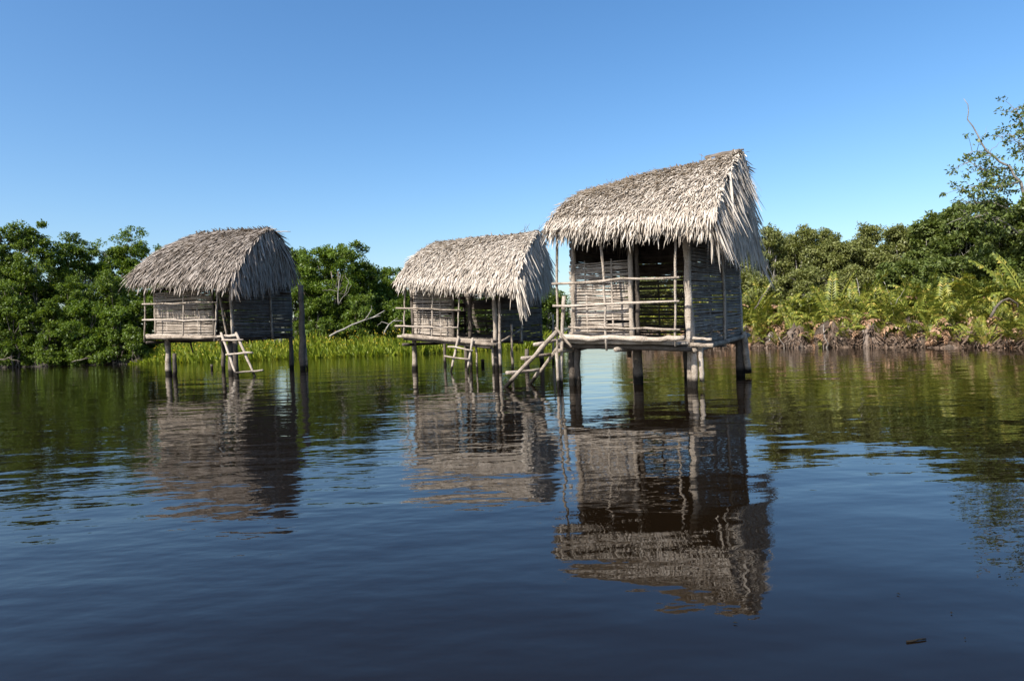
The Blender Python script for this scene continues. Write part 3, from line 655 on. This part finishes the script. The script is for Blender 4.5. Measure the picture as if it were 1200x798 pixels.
def tree(name, label, cat, px, D, top_py, half_w, mat, group=None, lobes=11, clumps=15, per=36, L=0.15, crad=0.33, low=0.08, stems=2, depth=0.8,
         bare=0, bark='bark', lobe_r=0.36, z_base=0.3, wisps=8):
    """crown of leafy lobes on crooked stems, sized from the photo outline (half_w in photo pixels)"""
    base = on_water(px, D); base.z = z_base
    ht = at_depth(px, top_py, D).z - z_base; hw = half_w / FPX * D
    e = empty(name, base, rnd.uniform(0, 6.28)); props(e, label, cat, group)
    r = rnd; tb = MB(); cents, outs = [], []
    stem_pts = []
    for k in range(stems):
        a = r.uniform(0, 6.28); lean = hw * 0.28 * (k > 0 or stems > 1)
        p0 = Vector((math.cos(a) * .15 * k, math.sin(a) * .15 * k, -z_base - 0.2)); p1 = Vector((math.cos(a) * lean, math.sin(a) * lean * depth, ht * r.uniform(.62, .78)))
        pts = crooked(p0, p1, 7, 0.06); r0 = max(0.03, ht * 0.014)
        tb.tube(pts, [r0 * (1 - .7 * i / 7) for i in range(8)], 6); stem_pts.append(pts)
    for i in range(lobes):
        a = r.uniform(0, 6.28); zz = low + (0.9 - low) * ((i + r.random()) / lobes); 
        prof = math.sin(math.pi * min(1, max(0, 0.30 + 0.64 * zz))) ** 0.7
        rr = hw * prof * r.uniform(0.35, 0.9)
        lr = hw * lobe_r * r.uniform(0.75, 1.25)
        c = Vector((math.cos(a) * rr, math.sin(a) * rr * depth, min(ht * zz, ht - lr * 0.62)))
        sp = r.choice(stem_pts); q = sp[min(7, max(1, int(zz * 6)))]
        tb.tube(crooked(q, c, 4, 0.05), [max(.02, ht * .006), .02, .018, .014, .01], 5)
        for j in range(clumps):
            d = Vector((r.gauss(0, 1), r.gauss(0, 1), r.gauss(0.35, 0.9))).normalized()
            pt = c + Vector((d.x * lr, d.y * lr, d.z * lr * 0.8)) * r.uniform(0.55, 1.12)
            if pt.z < 0.02: pt.z = 0.02 + r.random() * .2
            cents.append(pt); outs.append(d)
            if j % 4 == 0: tb.tube([c, c.lerp(pt, .5) + Vector((0, 0, .03)), pt], [.013, .009, .005], 4, cap=False)
    for i in range(wisps):                                       # thin sprigs standing out of the crown
        a = r.uniform(0, 6.28); q = r.uniform(0, 1) ** .6
        c = Vector((math.cos(a) * hw * .75 * q, math.sin(a) * hw * .75 * q * depth, ht * (.95 - .45 * q * q) * r.uniform(.85, 1)))
        t = c + Vector((r.gauss(0, .18), r.gauss(0, .18), r.uniform(.25, .7))) * (hw * .35)
        tb.tube([c, c.lerp(t, .5), t], [.016, .011, .005], 4, cap=False)
        for k in (.35, .6, .8, 1.0):
            cents.append(c.lerp(t, k) + Vector((r.gauss(0, .1), r.gauss(0, .1), 0))); outs.append(Vector((0, 0, 1)))
    for i in range(bare):
        q = r.choice(stem_pts)[5]; d = Vector((r.gauss(0, 1), r.gauss(0, 1), r.uniform(.2, 1))).normalized()
        tb.tube(crooked(q, q + d * hw * r.uniform(.8, 1.2), 5, .07), [.03, .025, .02, .014, .009, .004], 5)
    tb.build('trunk', M[bark], e)
    V, F = clump_leaves(np.array(cents), np.array(outs), int(per * 1.55), crad, L * 1.12)
    link_mesh('crown', np_mesh('crown', V, F), M[mat], e)
    return e

LT = 'trees on the far left bank'
for (nm, lb, px, D, ty, hw, mt, kw) in [
    ('mangrove_tree', 'tall bushy mangrove cut by the left edge of the picture', -8, 49, 262, 50, 'mangrove', dict(lobes=17)),
    ('mangrove_tree', 'tallest leafy mangrove on the left bank with two rounded tops', 52, 50, 255, 44, 'mangrove', dict(lobes=17, bare=3, bark='bleached')),
    ('mangrove_tree', 'mangrove with open pale branches, right of the tallest left bank tree', 98, 52, 268, 36, 'mangrove', dict(lobes=11, bare=4, bark='bleached')),
    ('mangrove_tree', 'broad mangrove rising behind the left eave of the leftmost hut', 152, 54, 270, 54, 'mangrove_light', dict(lobes=19, bare=2)),
    ('mangrove_tree', 'mangrove mostly hidden behind the roof of the leftmost hut', 215, 53, 284, 42, 'mangrove', dict(lobes=13)),
    ('mangrove_tree', 'mangrove showing behind the gable of the leftmost hut', 300, 52, 300, 42, 'mangrove', dict(lobes=12)),
    ('mangrove_tree', 'mangrove beyond the left edge of the picture', -95, 52, 268, 52, 'mangrove', dict(lobes=14)),
]: kw['lobes'] = int(kw['lobes'] * 1.35); tree(nm, lb, 'tree', px, D, ty, hw, mt, LT, clumps=18, per=38, L=0.17, crad=0.42, **kw)
for i, (px, D, ty, hw, mt, lb) in enumerate([
    (18, 46.8, 345, 34, 'mangrove', 'dark shrub overhanging the water at the left edge'),
    (62, 46.6, 355, 32, 'mangrove', 'low shrub at the waterline under the tallest left bank tree'),
    (104, 46, 348, 32, 'mangrove_light', 'bright green shrub at the waterline left of the reeds'),
    (140, 45.5, 358, 28, 'mangrove_light', 'rounded light green shrub just left of the leftmost hut'),
    (165, 46.5, 352, 26, 'mangrove', 'shrub behind the porch rail of the leftmost hut'),
    (80, 47.5, 320, 40, 'mangrove', 'mid height shrub filling the gap below the left bank trees'),
    (20, 48, 310, 40, 'mangrove', 'thick shrub under the tree at the left edge'),
    (135, 48.5, 318, 36, 'mangrove', 'thick shrub under the broad mangrove by the leftmost hut'),
    (215, 48, 350, 36, 'mangrove', 'shrub seen under the eave of the leftmost hut'),
    (262, 48, 345, 36, 'mangrove', 'shrub seen through the doorway of the leftmost hut')]):
    tree('shrub', lb, 'shrub', px, D, ty, hw, mt, 'shrubs on the left bank', lobes=9, clumps=13, per=34, L=0.16, crad=0.36, low=0.0, stems=3, lobe_r=0.42)
for i in range(9):
    tree('shrub', 'low leafy shrub overhanging the left waterline, %s from the left edge' % ORD[i], 'shrub', 2 + 19.5 * i, shore_y(2 + 19.5 * i) + .35, 384 + rnd.uniform(-8, 10), 17, rnd.choice(['mangrove', 'mangrove_light']), 'overhanging shrubs on the left waterline', lobes=6, clumps=11, per=26, L=.14, crad=.3, low=0.0, stems=3, lobe_r=.45, z_base=.1)
for i in range(13):
    px = -60 + 58 * i
    tree('back_shrub', 'dense dark shrub in the back row behind the reeds, %s from the left' % ORD[i], 'shrub', px, 61, (300 if px < 150 else 318 if px < 430 else 342) + rnd.uniform(-8, 8), 48, 'mangrove', 'back row of shrubs across the lagoon', lobes=13, clumps=14, per=30, L=.2, crad=.5, low=0.0, stems=3, lobe_r=.42)
for i in range(9):
    px = 770 + 60 * i
    tree('back_shrub', 'dense shrub in the back row of the right bank, %s from the tallest hut' % ORD[i], 'shrub', px, 41 - i * .9, 282 - max(0, px - 1000) * .16 + rnd.uniform(-6, 6), 46, 'shrub', 'back row of shrubs on the right bank', lobes=13, clumps=14, per=30, L=.16, crad=.4, low=0.0, stems=3, lobe_r=.42)
CT = 'trees between the leftmost and middle huts'
tree('mangrove_tree', 'big round dark mangrove between the leftmost and middle huts', 'tree', 393, 50, 283, 54, 'mangrove_light', CT, lobes=34, clumps=17, per=40, L=0.17, crad=0.42, low=0.02)
tree('mangrove_tree', 'bushy right hand shoulder of mangrove right of the big round one', 'tree', 427, 51.5, 303, 34, 'mangrove', CT, lobes=20, clumps=16, per=36, L=0.17, crad=0.4, low=0.02)
tree('mangrove_tree', 'mangrove behind the tall mooring post', 'tree', 352, 51, 288, 38, 'mangrove', CT, lobes=20, clumps=16, per=38, L=0.17, crad=0.4)
tree('mangrove_tree', 'smaller mangrove peeking out left of the middle hut roof', 'tree', 458, 54, 315, 38, 'mangrove_light', CT, lobes=20, clumps=16, per=36, L=0.17, crad=0.4, low=0.02)
tree('mangrove_tree', 'low mangrove behind the porch of the middle hut', 'tree', 505, 54, 322, 34, 'mangrove', CT, lobes=10, clumps=15, per=36, L=0.17, crad=0.4, low=0.02)
for (px, D, ty, hw, lb) in [(425, 47.5, 345, 34, 'dark shrub at the foot of the big round mangrove'), (372, 47.5, 352, 28, 'shrub behind the reeds right of the mooring post'),
                            (470, 48, 352, 28, 'shrub behind the reeds at the middle hut porch'), (545, 49, 345, 40, 'shrub seen through the doorway of the middle hut'),
                            (612, 50, 340, 40, 'shrub behind the right wall of the middle hut'), (648, 50, 338, 18, 'shrub in the gap between the middle and tallest huts')]:
    tree('shrub', lb, 'shrub', px, D, ty, hw, 'mangrove', 'shrubs behind the reeds', lobes=10, clumps=13, per=34, L=0.16, crad=0.36, low=0.0, stems=3, lobe_r=0.42)

# bleached fallen branches by the reeds
def branchy(label, pts_px, D, r, forks, name='fallen_branch', mat='bleached', group='bleached dead branches'):
    P = [at_depth(a, b, D + k) for a, b, k in pts_px]; o0 = P[0].copy(); mb = MB(); n = len(P)
    def sub(Q, r0, r1):
        out = []
        for i in range(len(Q) - 1): out += crooked(Q[i], Q[i + 1], 3, 0.03)[: 3 if i < len(Q) - 2 else 4]
        mb.tube([q - o0 for q in out], [r0 + (r1 - r0) * i / (len(out) - 1) for i in range(len(out))], 6)
    sub(P, r, r * .4)
    for f in forks: sub([at_depth(a, b, D + k) for a, b, k in f], r * .5, r * .15)
    o = mb.build(name, M[mat]); o.location = o0; return props(o, label, 'branch', group)
branchy('long bleached trunk slanting out of the reeds left of the middle hut', [(386, 394, 0), (412, 381, .3), (437, 372, .5), (451, 364, .6)], 45.2, 0.075, [[(428, 374, .4), (436, 362, .3), (435, 358, .2)], [(437, 372, .5), (446, 370, .3)]])
branchy('curved bleached twig above the reeds beside the middle hut porch', [(450, 392, 0), (456, 380, 0), (461, 376, .2), (474, 377, .3)], 45, 0.06, [[(456, 380, 0), (447, 377, 0), (442, 382, 0)], [(461, 376, .2), (466, 372, .2)]])
branchy('pale bare forked branch against the big round mangrove', [(397, 357, 0), (396, 345, .1), (397, 333, .2), (399, 322, .3)], 45.6, 0.05, [[(397, 357, 0), (402, 348, 0), (408, 342, 0), (412, 334, 0)], [(396, 342, .1), (386, 339, .1), (378, 341, .1)], [(404, 345, 0), (409, 331, 0), (404, 322, .1)]])
branchy('grey driftwood limbs on the waterline at the left edge', [(-4, 423, 0), (10, 419, -.2), (24, 424, -.3)], 45.5, 0.05, [[(4, 421, 0), (9, 414, 0)], [(10, 419, 0), (18, 417, 0)]], mat='bark')
branchy('grey driftwood under the shrubs left of the reeds', [(84, 424, 0), (100, 420, 0), (118, 417, .2)], 45, 0.045, [[(100, 420, 0), (108, 412, 0)]], mat='bark')

# reeds: a dense belt of upright blades
def reeds():
    n = 13000
    px = NP.uniform(150, 664, n); k = NP.uniform(0, 1, n) ** 1.3
    a = np.arctan2(px - CX, FPX); D = np.interp(a, SH_A, SH_D) - 0.7 + k * 4.2
    x = (px - CX) / FPX * D
    hgt = NP.uniform(0.4, 1.0, n) * (0.85 + 0.45 * k) * (0.85 + 0.25 * np.sin(x * 1.3) * np.sin(x * .47 + 1))
    hgt *= np.clip((px - 140) / 60, 0.3, 1)
    base = np.stack([x, D, np.interp(D - np.interp(a, SH_A, SH_D), [-.7, 0, 2, 5], [-.15, -.02, .35, .6])], 1)
    d = unit(np.stack([NP.normal(0, .34, n), NP.normal(0, .34, n), np.ones(n)], 1))
    nm = unit(np.stack([NP.normal(0, .6, n), -np.ones(n), NP.normal(.2, .3, n)], 1))
    V, F = strips(base, d, nm, hgt, NP.uniform(.06, .15, n), NP.uniform(-.1, .3, n), NP.uniform(0, .12, n))
    props(link_mesh('reeds', np_mesh('reeds', V, F), M['reed']), 'bright yellow green reeds along the far waterline', 'reeds', kind='stuff')
    n = 420
    px = NP.uniform(180, 480, n); D = 42.6 + NP.uniform(0, 3, n); x = (px - CX) / FPX * D
    c = np.stack([x, D, NP.uniform(.45, 1.35, n) + (D - 42.6) * .14], 1)
    V, F = leaf_quads(c, unit(NP.normal(0, 1, (n, 3))), unit(NP.normal(0, 1, (n, 3))), NP.uniform(.08, .16, n), NP.uniform(.05, .1, n))
    props(link_mesh('reed_flowers', np_mesh('reed_flowers', V, F), M['yellow']), 'small yellow flower heads scattered through the reeds', 'flowers', kind='stuff')
reeds()

# ---- right bank: shrubs, ferns, litter mounds, tall tree
RB = 'shrubs on the right bank'
rs = [(760, 38, 330, 40, 'shrub', 'shrub seen beneath and behind the doorway of the tallest hut'), (815, 37, 320, 40, 'shrub', 'shrub hidden behind the side wall of the tallest hut'),
      (868, 37, 290, 38, 'shrub', 'shrub directly behind the gable thatch of the tallest hut'),
      (905, 36, 262, 34, 'shrub', 'dense grey green shrub right of the tallest hut roof'), (945, 36, 258, 34, 'shrub', 'rounded shrub crown against the sky, second from the tallest hut'),
      (926, 37.5, 268, 34, 'shrub', 'shrub filling the skyline between the first two crowns right of the tallest hut'), (967, 37, 268, 34, 'shrub', 'shrub standing behind the dip in the right bank skyline'), (985, 35, 272, 32, 'shrub', 'lower shrub in the dip of the right bank skyline'), (1020, 35, 258, 32, 'shrub', 'shrub with wispy top in the middle of the right bank'),
      (1058, 33.5, 258, 34, 'shrub', 'yellow green shrub below the start of the tall right tree'), (1095, 32, 247, 34, 'broad', 'dark leafy shrub left of the tall right tree'),
      (1132, 30.5, 232, 36, 'broad', 'large leafy shrub under the leaning bare limb'), (1175, 28.5, 228, 46, 'broad', 'broad leaved shrub mass at the right edge'),
      (1235, 27, 215, 55, 'broad', 'broad leaved shrub beyond the right edge')]
for (px, D, ty, hw, mt, lb) in rs:
    tree('shrub', lb, 'shrub', px, D, ty, hw, mt, RB, lobes=34, clumps=11, per=30, L=0.115 if mt == 'shrub' else 0.16, crad=0.30, low=0.02, stems=5, lobe_r=0.25, bare=4, wisps=26, bark='bleached', z_base=.5)
for (px, D, ty, hw, mt, lb) in [(900, 34.3, 318, 28, 'shrub', 'low shrub behind the ferns nearest the tallest hut'), (950, 33.4, 310, 30, 'shrub', 'low shrub behind the ferns, second from the tallest hut'),
                               (1005, 32, 312, 30, 'shrub', 'low shrub behind the ferns at the middle of the right bank'), (1062, 30.3, 305, 32, 'broad', 'low broad leaved shrub behind the right ferns'),
                               (1115, 28.6, 300, 32, 'broad', 'low leafy shrub behind the ferns below the tall tree'), (1170, 26.8, 292, 38, 'broad', 'low leafy shrub behind the ferns at the right edge')]:
    tree('shrub', lb, 'shrub', px, D, ty, hw, mt, RB, lobes=11, clumps=13, per=36, L=0.12 if mt == 'shrub' else 0.17, crad=0.30, low=0.0, stems=4, lobe_r=0.4, bark='bleached', z_base=.5)

def limb_tree():
    D = 27.0; base = on_water(1232, D); base.z = .5
    e = empty('tall_tree', base); props(e, 'tall sparse tree with bare leaning limb at the right edge', 'tree')
    mb = MB(); cents, outs = [], []
    def W3(px, py, k=0): return at_depth(px, py, D + k) - base
    def limb(pts, r0, leafy, n=3):
        Q = []
        for i in range(len(pts) - 1): Q += crooked(pts[i], pts[i + 1], 3, .05)[: 3 if i < len(pts) - 2 else 4]
        mb.tube(Q, [r0 * (1 - .85 * i / (len(Q) - 1)) for i in range(len(Q))], 6)
        for i, q in enumerate(Q):
            if i < len(Q) * (1 - leafy): continue
            for k in range(n):
                d = Vector((rnd.gauss(0, 1), rnd.gauss(0, 1), rnd.gauss(.2, .8))).normalized(); t = q + d * rnd.uniform(.2, .7)
                mb.tube([q, q.lerp(t, .5) + Vector((0, 0, .04)), t], [.012, .008, .004], 4, cap=False); cents.append(t); outs.append(d)
    fork = W3(1215, 280)
    mb.tube(crooked((0, 0, -.5), fork, 6, .05), [.13, .12, .115, .11, .105, .1, .095], 8)
    limb([fork, W3(1196, 214), W3(1172, 190), W3(1150, 168), W3(1134, 140), W3(1129, 116)], .06, 0.0)
    limb([W3(1180, 198), W3(1164, 196, -.3), W3(1148, 200, -.5), W3(1136, 190, -.5)], .03, .75, 3)
    limb([W3(1166, 184), W3(1150, 178, .3), W3(1134, 180, .5)], .025, .5, 2)
    limb([W3(1196, 214), W3(1172, 218, -.4), W3(1150, 218, -.6), W3(1130, 222, -.6)], .04, .8, 4)
    limb([fork, W3(1188, 250, .5), W3(1160, 236, .7), W3(1135, 238, .7)], .05, .85, 6)
    limb([fork, W3(1210, 230, .3), W3(1205, 190, .4), W3(1198, 150, .4), W3(1190, 128, .4)], .07, .7, 4)
    limb([W3(1205, 190), W3(1196, 172, -.5), W3(1186, 160, -.7)], .03, .7, 3)
    limb([fork, W3(1180, 262, -.6), W3(1152, 252, -.9), W3(1128, 256, -1)], .05, .85, 7)
    limb([W3(1220, 260), W3(1240, 200), W3(1250, 140), W3(1262, 110)], .08, .8, 7)
    limb([W3(1196, 214), W3(1180, 208, .3), W3(1166, 206, .5)], .03, .8, 4)
    limb([W3(1150, 168), W3(1154, 158, .2), W3(1158, 148, .3)], .012, .0)
    limb([W3(1160, 178), W3(1170, 168, -.2), W3(1176, 160, -.3)], .012, .3, 1)
    mb.build('trunk', M['bleached'], e)
    V, F = clump_leaves(np.array(cents), np.array(outs), 15, .26, .15)
    link_mesh('crown', np_mesh('crown', V, F), M['broad'], e)
limb_tree()

def frond_mesh(L, n_pin, pw, pl, arch, mb_name):
    """one pinnate frond growing from the origin along +x and up, arching over"""
    P = []; m = 10; p = Vector((0, 0, 0)); ang = R_(78)
    for i in range(m + 1):
        P.append(p.copy()); p = p + Vector((math.cos(ang), 0, math.sin(ang))) * (L / m); ang -= arch * (i / m) * 0.34
    mb = MB(); mb.tube(P, [.013 * (1 - .8 * i / m) for i in range(m + 1)], 3, cap=False)
    for k in range(n_pin):
        t = .16 + .82 * k / (n_pin - 1); i = min(m - 1, int(t * m)); f = t * m - i
        q = P[i].lerp(P[i + 1], f); tg = (P[i + 1] - P[i]).normalized()
        w = pl * (math.sin(math.pi * min(.97, .22 + .70 * t)) ** .8)
        for sd in (-1, 1):
            d = (Vector((0, sd, 0)) * .86 + tg * .5 + Vector((0, 0, -.12))).normalized()
            ww = tg * (pw * .5)
            e = q + d * w + Vector((0, 0, -.06 * w / pl * pl * 2)); c = q + d * w * .5 + Vector((0, 0, .02))
            mb.add([q - ww * .4, c - ww, e, c + ww], [(0, 1, 2, 3)] if sd > 0 else [(3, 2, 1, 0)])
    me = bpy.data.meshes.new(mb_name); me.from_pydata(mb.v, [], mb.f); me.update(); return me
FR = [frond_mesh(1.0, 19, .046, .15, a, 'frond') for a in (.35, .6, .9, 1.3, 2.0)]
DF = [frond_mesh(1.0, 11, .07, .13, a, 'dead_frond') for a in (1.6, 2.6, 3.6, 4.4)]
for me in FR: me.materials.append(M['fern'])
for me in DF: me.materials.append(M['deadfern'])
def fern(px, off, size, row, i):
    D = shore_y(px) + off; b = on_water(px, D); b.z = float(land_h(off)) - 0.03
    e = empty('fern', b, rnd.uniform(0, 6.28)); props(e, 'arching fern in the %s row on the right bank, %s from the tallest hut' % (row, ORD[i]), 'fern', 'ferns on the right bank')
    for k in range(rnd.randint(9, 13)):
        o = bpy.data.objects.new('frond', rnd.choice(FR)); COL.objects.link(o); o.parent = e
        s = size * rnd.uniform(.65, 1.15); o.scale = (s, s * rnd.uniform(.9, 1.15), s); o.rotation_euler = (rnd.gauss(0, .15), rnd.gauss(.16, .25), rnd.uniform(0, 6.28))
    for k in range(rnd.randint(8, 12)):
        o = bpy.data.objects.new('dead_frond', rnd.choice(DF)); COL.objects.link(o); o.parent = e
        s = size * rnd.uniform(.45, .95); o.scale = (s, s, s); o.rotation_euler = (rnd.gauss(0, .2), rnd.gauss(.25, .25), rnd.uniform(0, 6.28))
for row, off, n, lo, hi in (('front', .25, 23, 1.0, 1.7), ('middle', 1.2, 22, 1.7, 2.5), ('back', 2.5, 20, 2.3, 3.2)):
    for i in range(n):
        px = 748 + (1235 - 748) * (i + .5 + rnd.uniform(-.3, .3)) / n
        fern(px, off + rnd.uniform(-.3, .35), rnd.uniform(lo, hi), row, i)

def litter_mound(px, i):
    off = rnd.uniform(.0, .8); D = shore_y(px) + off; b = on_water(px, D); b.z = -.05
    e = empty('litter_mound', b, rnd.uniform(-.4, .4)); props(e, 'dry brown root mound on the right waterline, %s from the tallest hut' % ORD[i], 'mound', 'dry mounds along the right waterline')
    rx, ry, rz = rnd.uniform(.3, .75), rnd.uniform(.35, .55), rnd.choice((.15, .25, .4, .6, .85, 1.0)) * rnd.uniform(.8, 1.1)
    mb = MB(); nu, nv = 16, 7; v = []; f = []
    ph = [rnd.uniform(0, 6) for _ in range(6)]
    for j in range(nv + 1):
        for k in range(nu):
            a = 2 * math.pi * k / nu; t = math.pi / 2 * j / nv
            q = 1 + .22 * math.sin(3 * a + ph[0] + t) + .14 * math.sin(5 * a + ph[1] - 2 * t) + .08 * rnd.uniform(-1, 1)
            v.append((math.cos(a) * math.cos(t) * rx * q, math.sin(a) * math.cos(t) * ry * q, math.sin(t) * rz * (q if j < nv else 1) - .12 * (j == 0)))
    for j in range(nv):
        for k in range(nu): f.append((j * nu + k, j * nu + (k + 1) % nu, (j + 1) * nu + (k + 1) % nu, (j + 1) * nu + k))
    mb.add(v, f); md = mb.build('mound', M['mound'], e, smooth=True)
    n = 420
    th = NP.uniform(0, 2 * math.pi, n); tt = NP.uniform(.1, 1.3, n)
    c = np.stack([np.cos(th) * np.cos(tt) * rx, np.sin(th) * np.cos(tt) * ry, np.sin(tt) * rz], 1) * 1.06
    o = unit(np.stack([np.cos(th) * .8, np.sin(th) * .8, NP.uniform(0, .6, n)], 1))
    d = unit(np.stack([np.cos(th) * .5 + NP.normal(0, .4, n), np.sin(th) * .5 + NP.normal(0, .4, n), -NP.uniform(.2, 1.0, n)], 1))
    V, F = strips(c, d, o, NP.uniform(.08, .34, n), NP.uniform(.02, .07, n), NP.uniform(0, .12, n), NP.uniform(0, .06, n))
    props(link_mesh('dead_leaves', np_mesh('dead_leaves', V, F), M['litter'], e), kind='stuff')
    for k in range(rnd.randint(3, 6)):
        x = rnd.uniform(-rx, rx) * .9; y = -ry * rnd.uniform(.7, 1.1)
        pole('root', e, (x, y, -.35), (x + rnd.gauss(0, .12), y + .25, rz * rnd.uniform(.5, 1.1)), .035, .025, rnd.choice(['bleached', 'bark']), amp=.06, n=5, sides=6)
for i in range(22): litter_mound(745 + (1235 - 745) * (i + .5 + rnd.uniform(-.2, .2)) / 22, i)
branchy('pale dead fern stalk arching left just behind the tallest hut', [(884, 362, 0), (893, 348, 0), (905, 330, .2), (910, 322, .3)], 31.2, .035, [], 'dead_stalk', 'bark', 'dead stalks on the right bank')
branchy('dark bent limb arching over the ferns at the right edge', [(1161, 372, 0), (1170, 356, 0), (1182, 350, .2), (1192, 356, .2), (1196, 366, .2)], 23.6, .05, [], 'dead_stalk', 'bark', 'dead stalks on the right bank')
branchy('forked grey dead stem standing in the ferns mid right bank', [(1050, 392, 0), (1047, 368, 0), (1042, 345, .2), (1036, 330, .3)], 27.4, .022, [[(1047, 360, 0), (1056, 346, 0), (1060, 338, 0)]], 'dead_stalk', 'bleached', 'dead stalks on the right bank')
branchy('grey bare stem rising from the ferns near the tallest hut', [(1000, 362, 0), (1008, 345, 0), (1004, 326, .2)], 30, .022, [[(1006, 350, 0), (998, 338, 0)]], 'dead_stalk', 'bleached', 'dead stalks on the right bank')

def bank_litter():
    n = 16000
    px = NP.uniform(738, 1290, n); k = NP.uniform(0, 1, n)
    D = np.interp(np.arctan2(px - CX, FPX), SH_A, SH_D) + k * 1.6 - .12
    x = (px - CX) / FPX * D
    hump = np.clip(.5 + .5 * np.sin(x * 2.3) * np.sin(x * .9 + 1) + .3 * np.sin(x * 5.1), 0, 1)
    z = np.interp(k, [0, .3, 1], [0.02, .12, .30]) + NP.uniform(0, 1, n) ** 2 * (.04 + .75 * hump ** 2)
    d = unit(np.stack([NP.normal(0, .8, n), NP.normal(-.35, .5, n), NP.normal(-.55, .5, n)], 1))
    nm = unit(np.stack([NP.normal(0, .5, n), -np.ones(n), NP.normal(.6, .4, n)], 1))
    V, F = strips(np.stack([x, D, z], 1), d, nm, NP.uniform(.08, .5, n) ** 1.2, NP.uniform(.02, .085, n), NP.uniform(0, .1, n), NP.uniform(0, .1, n))
    V[:, 2] = np.maximum(V[:, 2], -.1)
    props(link_mesh('bank_litter', np_mesh('bank_litter', V, F), M['litter']), 'brown dead leaves and roots heaped along the right waterline', 'leaf litter', kind='stuff')
bank_litter()

# floating leaves on the near water
for i, (px, py, lb) in enumerate([(862, 731, 'floating dead leaf below the reflected gable of the tallest hut'), (1171, 674, 'floating brown leaf nearest the right edge'),
                                  (1053, 697, 'tiny floating pale leaf, leftmost of the scattered ones at lower right'), (1115, 719, 'floating tan leaf in the middle of the lower right water'), (1131, 749, 'lowest floating leaf near the bottom right')]):
    p = on_z(px, py); mb = MB(); s = rnd.uniform(.007, .012)
    mb.add([(-s, 0, .004), (-.3 * s, -.45 * s, .007), (s, 0, .006), (-.3 * s, .45 * s, .008), (0, 0, .004)], [(0, 1, 4), (1, 2, 4), (2, 3, 4), (3, 0, 4)])
    o = mb.build('floating_leaf', M['darkpole']); o.location = (p.x, p.y, 0); o.rotation_euler[2] = rnd.uniform(0, 6); props(o, lb, 'leaf', 'leaves floating on the lagoon')
p = on_z(1075, 752)
o = pole('floating_twig', None, (-.04, 0, .003), (.04, .015, .004), .004, .003, 'darkpole', n=3, sides=5); o.location = (p.x, p.y, 0)
props(o, 'small dark twig floating at lower right', 'twig')
